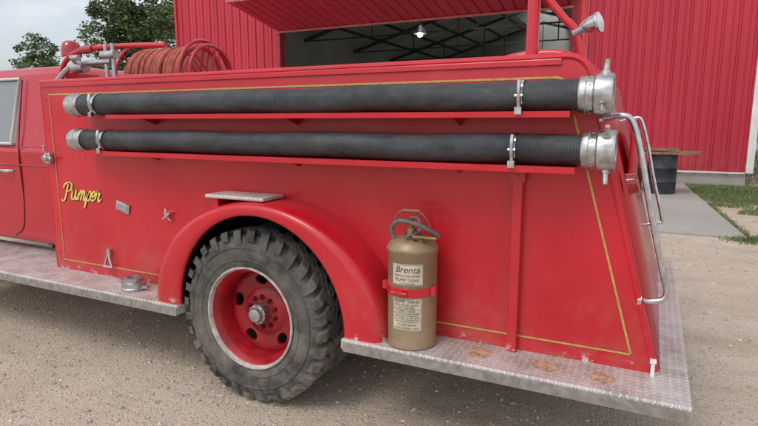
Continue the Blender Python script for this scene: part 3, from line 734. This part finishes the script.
slab([(BX0-.4,BY-.4,EV-.07),(RX-SKW,BY-.4,RG-rs*SKW),(RX-SKW,BYE,RG-rs*SKW),(BX0-.4,BYE,EV-.07)],.06,'roof',WHITEM)
slab([(RX+SKW,BY-.4,RG-rs*SKW),(BX1+.4,BY-.4,EV-.07),(BX1+.4,BYE,EV-.07),(RX+SKW,BYE,RG-rs*SKW)],.06,'roof_right',WHITEM)
def quad(name,p,mat): return mk(name,p,[(0,1,2,3)],mat,bd)
is_=(IR-IE)/(RX-BX0-.3)
quad('ceiling',[(BX0+.3,BY+.3,IE),(RX-SKW,BY+.3,IR-is_*SKW),(RX-SKW,BYE-.3,IR-is_*SKW),(BX0+.3,BYE-.3,IE)],INSUL)
quad('ceiling_right',[(RX+SKW,BY+.3,IR-is_*SKW),(BX1-.3,BY+.3,IE),(BX1-.3,BYE-.3,IE),(RX+SKW,BYE-.3,IR-is_*SKW)],INSUL)
quad('wall_left',[(BX0+.3,BY+.3,0),(BX0+.3,BYE-.3,0),(BX0+.3,BYE-.3,IE),(BX0+.3,BY+.3,IE)],INSUL)
quad('wall_right',[(BX1-.3,BY+.3,0),(BX1-.3,BYE-.3,0),(BX1-.3,BYE-.3,IE),(BX1-.3,BY+.3,IE)],INSUL)
DB0,DB1,DBZ=-9.5,-4.5,3.6  # unseen back doorway, added to bring more daylight inside
for nm,yy,mt in (('wall_back',BYE-.3,INSUL),('wall_back_outer',BYE,SIDING)):
    mk(nm,[(BX0+.3,yy,0),(DB0,yy,0),(DB0,yy,DBZ),(DB1,yy,DBZ),(DB1,yy,0),(BX1-.3,yy,0),(BX1-.3,yy,EV-.1),(RX,yy,RG-.2),(BX0+.3,yy,EV-.1)],[(0,1,2,8),(2,3,7,8),(3,6,7),(3,4,5,6)],mt,bd)
MB().box(BX0+.25,BX1-.25,BY-.02,BYE-.2,-.1,.02).obj('floor_slab',CONC,bd,False)
m=MB()
y=BY+3
while y<BYE-1:
    z0=IE-.25
    m.tube([(BX0+.3,y,z0),(RX,y,IR-.3),(BX1-.3,y,z0)],.09,6,1,smoothp=False)
    m.box(BX0+.3,BX1-.3,y-.03,y+.03,z0-.06,z0)
    for q in (-5,-2.5,0,2.5,5): m.cyl((RX+q,y,z0-.02),(RX+q,y,IR-.3-is_*abs(q)),.03,None,6)
    y+=4.9
for j in range(1,12):
    x=BX0+.3+(BX1-.6-BX0)*j/12
    zz=IR-is_*abs(x-RX)
    if abs(x-RX)<SKW: continue
    m.box(x-.03,x+.03,BY+.3,BYE-.3,zz-.14,zz-.01)
m.obj('roof_trusses',DARKST,bd,False)
lm=MB(); sh=MB()
for x,yy,zl in ((-7.96,19.5,4.72),):
    lm.rev([(0,-.10),(.07,-.08),(.10,-.02),(.09,.05),(.03,.1)],(x,yy,zl),'Z',20)
    sh.rev([(.24,0.0),(.2,.10),(.1,.22),(.06,.3),(0,.3)],(x,yy,zl+.02),'Z',24); sh.cyl((x,yy,zl+.3),(x,yy,IR-is_*abs(x-RX)),.015)
lm.obj('bay_lamp_bulb',LAMP,bd); sh.obj('bay_lamp_shade',ALU,bd)
def panel(p0,p1,name):
    m=MB(); v=[];f=[];x=DX0-.05;prof=[]
    d=Vector((0,p1[0]-p0[0],p1[1]-p0[1])).normalized(); nrm=Vector((0,-d.z,d.y))
    while x<DX1+.05-1e-6:
        for dx,dy in ((0,0),(.24,0),(.262,.038),(.290,.038),(.312,0)):
            if x+dx<=DX1+.05: prof.append((x+dx,dy))
        x+=.33
    for a,dy in prof: v+=[Vector((a,p0[0],p0[1]))-nrm*dy,Vector((a,p1[0],p1[1]))-nrm*dy]
    for i in range(len(prof)-1): f.append((2*i,2*i+2,2*i+3,2*i+1))
    m.add(v,f); o=m.obj(name,SIDING,bd,False); s=o.modifiers.new('s','SOLIDIFY'); s.thickness=.01
panel((BY-.10,DZ+.02),(13.0,4.98),'bifold_door_lower'); panel((13.0,5.08),(BY-.10,5.75),'bifold_door_upper')
m=MB()
for k in range(5):
    t=k/4; yy=BY-.10+(13.0-BY+.10)*t; zz=DZ+.02+(4.98-DZ-.02)*t
    m.box(DX0,DX1,yy-.03,yy+.03,zz+.045,zz+.11)
for x in (DX0,DX0+3,DX0+6.1,DX1-.06):
    m.tube([(x+.03,BY-.1,DZ+.07),(x+.03,13.0,5.03)],.03,6,1,smoothp=False)
m.obj('bifold_door_frame',DARKST,bd,False)
m=MB(); m.box(DX0-.06,DX1+.06,12.96,13.02,4.94,5.12); m.box(DX0-.06,DX1+.06,BY-.14,BY-.08,DZ-.06,DZ+.0); m.obj('bifold_door_edge',simple('door_edge',(.50,.12,.12),.4),bd,False)
m=MB()
for x in (-4.6,-3.4,-2.3):
    for yy in (33,34): m.box(x-.03,x+.03,yy-.03,yy+.03,.02,3.6)
for z in (.5,1.4,2.3,3.2): m.box(-4.65,-2.25,33,34,z,z+.05)
m.obj('storage_rack',DARKST,bd,False)
# ================================================================== ground etc
mk('ground',[(-600,-600,0),(600,-600,0),(600,600,0),(-600,600,0)],[(0,1,2,3)],GROUND)
m=MB()
xs=[-11.6,-8.55,-5.5,-2.45]
for i in range(3):
    for y0,y1 in ((8.6,12.0),(12.012,15.46)):
        m.box(xs[i]+.006,xs[i+1]-.006,y0,y1,-.08,.035)
def apr(y0,y1):
    e0=1.22+(y0-8.6)*(-.45/6.9); e1=1.22+(y1-8.6)*(-.45/6.9)
    v=[(-2.444,y0,-.08),(e0,y0,-.08),(e1,y1,-.08),(-2.444,y1,-.08)]; v+=[(a,b,.035) for a,b,c in v]
    m.add(v,[(0,1,2,3),(7,6,5,4),(0,4,5,1),(1,5,6,2),(2,6,7,3),(3,7,4,0)])
apr(8.6,12.0); apr(12.012,15.46)
m.obj('concrete_apron',CONC,None,False,bevel=.01)
g=MB()
rg=random.Random(5)
def stone(x,y,r,z=0):
    ax=[rg.uniform(.6,1.25) for _ in range(3)]; a=rg.uniform(0,6.28); c_,s_=math.cos(a),math.sin(a)
    P=[(1,0,0),(-1,0,0),(0,1,0),(0,-1,0),(0,0,1),(0,0,-1)]
    v=[]
    for p in P:
        q=[p[i]*r*ax[i]*rg.uniform(.8,1.2)+rg.uniform(-.2,.2)*r for i in range(3)]
        v.append((x+q[0]*c_-q[1]*s_,y+q[0]*s_+q[1]*c_,z+q[2]*.65+r*.2))
    g.add(v,[(0,2,4),(2,1,4),(1,3,4),(3,0,4),(2,0,5),(1,2,5),(3,1,5),(0,3,5)])
for i in range(17000):
    u=rg.random()
    x=rg.uniform(-6,3) if u<.7 else rg.uniform(-8,5); y=rg.uniform(.9,3.0) if u<.6 else rg.uniform(2,8.5)
    r=.003+.012*rg.random()**3.2
    stone(x,y,r)
for i in range(4500): stone(rg.uniform(.3,9),rg.uniform(2.6,12.5),.006+.016*rg.random()**3)
gm=NT('stone_mix'); 
_v=gm.n('ShaderNodeTexVoronoi'); _v.inputs['Scale'].default_value=35; gm.link(gm.pos(),_v.inputs['Vector'])
_s=gm.n('ShaderNodeSeparateColor'); gm.link(_v.outputs['Color'],_s.inputs[0])
gm.P('Base Color',gm.mix(_s.outputs[0],(.28,.23,.19),(.72,.63,.53))); gm.P('Roughness',.9)
g.obj('gravel',gm.m,None,False)
# grass
gr=MB()
def blade(x,y,h,z=0):
    a=random.uniform(0,6.28); w=.005+.005*random.random(); l=random.uniform(-.6,.6)*h; l2=random.uniform(-.6,.6)*h
    c_,s_=math.cos(a)*w,math.sin(a)*w
    gr.add([(x-c_,y-s_,z),(x+c_,y+s_,z),(x+l*.4+c_*.7,y+l2*.4+s_*.7,z+h*.6),(x+l,y+l2,z+h)],[(0,1,2),(0,2,3)])
def gp(x,y): return noise.noise(Vector((x*.9,y*1.2,3)))
cnt=0
while cnt<40000:
    x=random.uniform(.72,6); y=random.uniform(10.9,15.45)
    edge=1.22+(y-8.6)*(-.45/6.9)
    if x<edge+.03: continue
    dens=(y-11.8)/1.3+gp(x,y)*2.0
    if random.random()>dens: continue
    blade(x,y,random.uniform(.03,.10)); cnt+=1
for k in range(900):
    blade(random.gauss(1.30,.16),random.gauss(8.50,.10),random.uniform(.02,.07))
for k in range(900): 
    y=random.uniform(8.6,12); blade(1.22+(y-8.6)*(-.45/6.9)+abs(random.gauss(.02,.04)),y,random.uniform(.02,.06))
for k in range(16000):
    x=random.uniform(2.1,14); y=random.uniform(15.5,34); blade(x,y,random.uniform(.08,.25))
gr.obj('grass',GRASSM,None,False,norm=False)
def drum(x,y,mat,h=.86,r=.285):
    e=empty('oil_drum'); m=MB()
    m.rev([(0,.047),(r-.01,.047),(r-.008,.036),(r+.006,.036),(r+.006,.05),(r,.055),(r,.28),(r+.010,.295),(r,.31),(r,.57),(r+.010,.585),(r,.60),(r,h-.02),(r+.006,h-.015),(r+.006,h),(r-.008,h),(r-.01,h-.012),(0,h-.012)],(x,y,.0),'Z',36); m.obj('shell',mat,e)
    m=MB(); m.cyl((x+.15,y-.1,h-.012),(x+.15,y-.1,h+.01),.03); m.obj('bung',STEEL,e)
drum(.22,13.3,DRUMB); drum(-.45,13.9,simple('drum_rusty',(.12,.06,.04),.7,.2,0,.4,6)); drum(-1.1,13.5,DRUMB)
m=MB()
for k in range(5):
    y=13.0+k*.17; m.box(-1.6+.1*random.random(),.65+.3*random.random(),y,y+.13,.875+.004*k,.925)
m.box(-1.2,.5,13.1,13.25,.945,1.0); m.box(-.9,.3,13.35,13.5,.945,.99)
m.obj('lumber_stack',WOOD,None,False)
# ================================================================== trees
def tree(name,x,y,h,seed,n=5200,w=.38):
    rnd=random.Random(seed); e=empty(name)
    t=MB(); base=Vector((x,y,0)); lean=Vector((rnd.uniform(-.4,.4),rnd.uniform(-.4,.4),0))
    t.tube([base,base+lean*.5+Vector((0,0,h*.3)),base+lean+Vector((0,0,h*.6)),base+lean*1.5+Vector((0,0,h*.9))],lambda q:.26*(1-q)*h/12+.03,8,4)
    cl=[]
    for k in range(22):
        q=rnd.uniform(.25,.9); a=rnd.uniform(0,6.28); L=h*w*(1.15-abs(q-.5)*1.1)*rnd.uniform(.55,1.05)
        p0=base+lean*1.3*q+Vector((0,0,h*q*.85)); p1=p0+Vector((math.cos(a)*L,math.sin(a)*L,L*rnd.uniform(.25,.75)))
        t.tube([p0,(p0+p1)/2+Vector((0,0,L*.06)),p1],lambda q_:.07*(1-q_)+.02,5,2)
        for s in range(3):
            f=rnd.uniform(.45,1.08); cl.append((p0.lerp(p1,f)+Vector((rnd.gauss(0,.5),rnd.gauss(0,.5),rnd.gauss(0,.4))),rnd.uniform(.5,1.25)*h/12))
    for k in range(8): cl.append((base+lean*1.4+Vector((rnd.gauss(0,.8),rnd.gauss(0,.8),h*rnd.uniform(.8,1.0))),rnd.uniform(.5,1.0)*h/12))
    t.obj('trunk',BARK,e)
    l=MB(); v=[];f=[]
    for k in range(n):
        c,r=rnd.choice(cl); d=Vector((rnd.gauss(0,1),rnd.gauss(0,1),rnd.gauss(0,1))).normalized()*r*rnd.random()**.4
        d.z*=.75; p=c+d; s=rnd.uniform(.10,.20)
        a=Vector((rnd.gauss(0,1),rnd.gauss(0,1),rnd.gauss(0,.6))).normalized(); b=a.orthogonal().normalized()
        if rnd.random()<.5: b=a.cross(b)
        i=len(v); v+=[p-a*s,p+b*s*.55,p+a*s,p-b*s*.55]; f.append((i,i+1,i+2,i+3))
    l.add(v,f); l.obj('crown',LEAF,e,False,norm=False)
tree('oak_tree',-39,34,12.6,1,10000,.34); tree('oak_tree',-43,34.5,11.3,2,7000,.30); tree('oak_tree',-35.0,35,12.6,3,9000,.34)
tree('oak_tree',-52,34.5,9.3,4,5000,.25)
tree('oak_tree',13,60,11,6,5000); tree('oak_tree',22,58,12,8,5000)
rnd=random.Random(11); v=[];f=[]
for k in range(26000):
    a=rnd.uniform(0,2*math.pi); rr=130+rnd.gauss(0,5); hh=6+3.5*noise.noise(Vector((math.cos(a)*9,math.sin(a)*9,1)))+1.5*noise.noise(Vector((math.cos(a)*40,math.sin(a)*40,1)))
    p=Vector((math.cos(a)*rr,math.sin(a)*rr,hh*rnd.random()**.7)); s=rnd.uniform(.5,1.1)
    A=Vector((rnd.gauss(0,1),rnd.gauss(0,1),rnd.gauss(0,.7))).normalized(); B=A.orthogonal().normalized()
    i=len(v); v+=[p-A*s,p+B*s*.7,p+A*s,p-B*s*.7]; f.append((i,i+1,i+2,i+3))
mk('distant_trees',v,f,LEAF)
# ================================================================== light & world
W=bpy.data.worlds.new('World'); scene.world=W; W.use_nodes=True; nt=W.node_tree
bg=nt.nodes['Background']; sk=nt.nodes.new('ShaderNodeTexSky'); sk.sky_type='NISHITA'; sk.sun_disc=False
EL,AZ=R(55),R(200)
sk.sun_elevation=EL; sk.sun_rotation=AZ; sk.air_density=1.0; sk.dust_density=2.5
hs=nt.nodes.new('ShaderNodeHueSaturation'); hs.inputs['Saturation'].default_value=.45; hs.inputs['Value'].default_value=1.35
nt.links.new(sk.outputs[0],hs.inputs['Color'])
tc=nt.nodes.new('ShaderNodeTexCoord'); mp=nt.nodes.new('ShaderNodeMapping'); mp.inputs['Scale'].default_value=(1,1,2.6)
nz=nt.nodes.new('ShaderNodeTexNoise'); nz.inputs['Scale'].default_value=2.6; nz.inputs['Detail'].default_value=7; nz.inputs['Roughness'].default_value=.55
nt.links.new(tc.outputs['Generated'],mp.inputs[0]); nt.links.new(mp.outputs[0],nz.inputs['Vector'])
mr=nt.nodes.new('ShaderNodeMapRange'); mr.inputs[1].default_value=.40; mr.inputs[2].default_value=.60; nt.links.new(nz.outputs['Fac'],mr.inputs[0])
mx=nt.nodes.new('ShaderNodeMix'); mx.data_type='RGBA'; nt.links.new(mr.outputs[0],mx.inputs[0]); nt.links.new(hs.outputs[0],mx.inputs[6]); mx.inputs[7].default_value=(7.2,7.4,7.6,1)
nt.links.new(mx.outputs[2],bg.inputs['Color']); bg.inputs['Strength'].default_value=.14
sd=bpy.data.lights.new('sun','SUN'); sd.energy=.95; sd.angle=R(22); sd.color=(1,.96,.9)
so=bpy.data.objects.new('sun',sd); COL.objects.link(so)
dirv=Vector((math.sin(AZ)*math.cos(EL),math.cos(AZ)*math.cos(EL),math.sin(EL)))
so.rotation_euler=dirv.to_track_quat('Z','Y').to_euler(); so.location=dirv*30
cd=bpy.data.cameras.new('camera'); cd.sensor_width=36; cd.lens=26.12; cd.clip_start=.05; cd.clip_end=3000
co=bpy.data.objects.new('camera',cd); COL.objects.link(co); co.location=(0,0,1.55); co.rotation_euler=(R(90-9.4),0,R(26.3))
scene.camera=co
scene.view_settings.view_transform='Standard'; scene.view_settings.look='None'; scene.view_settings.exposure=0
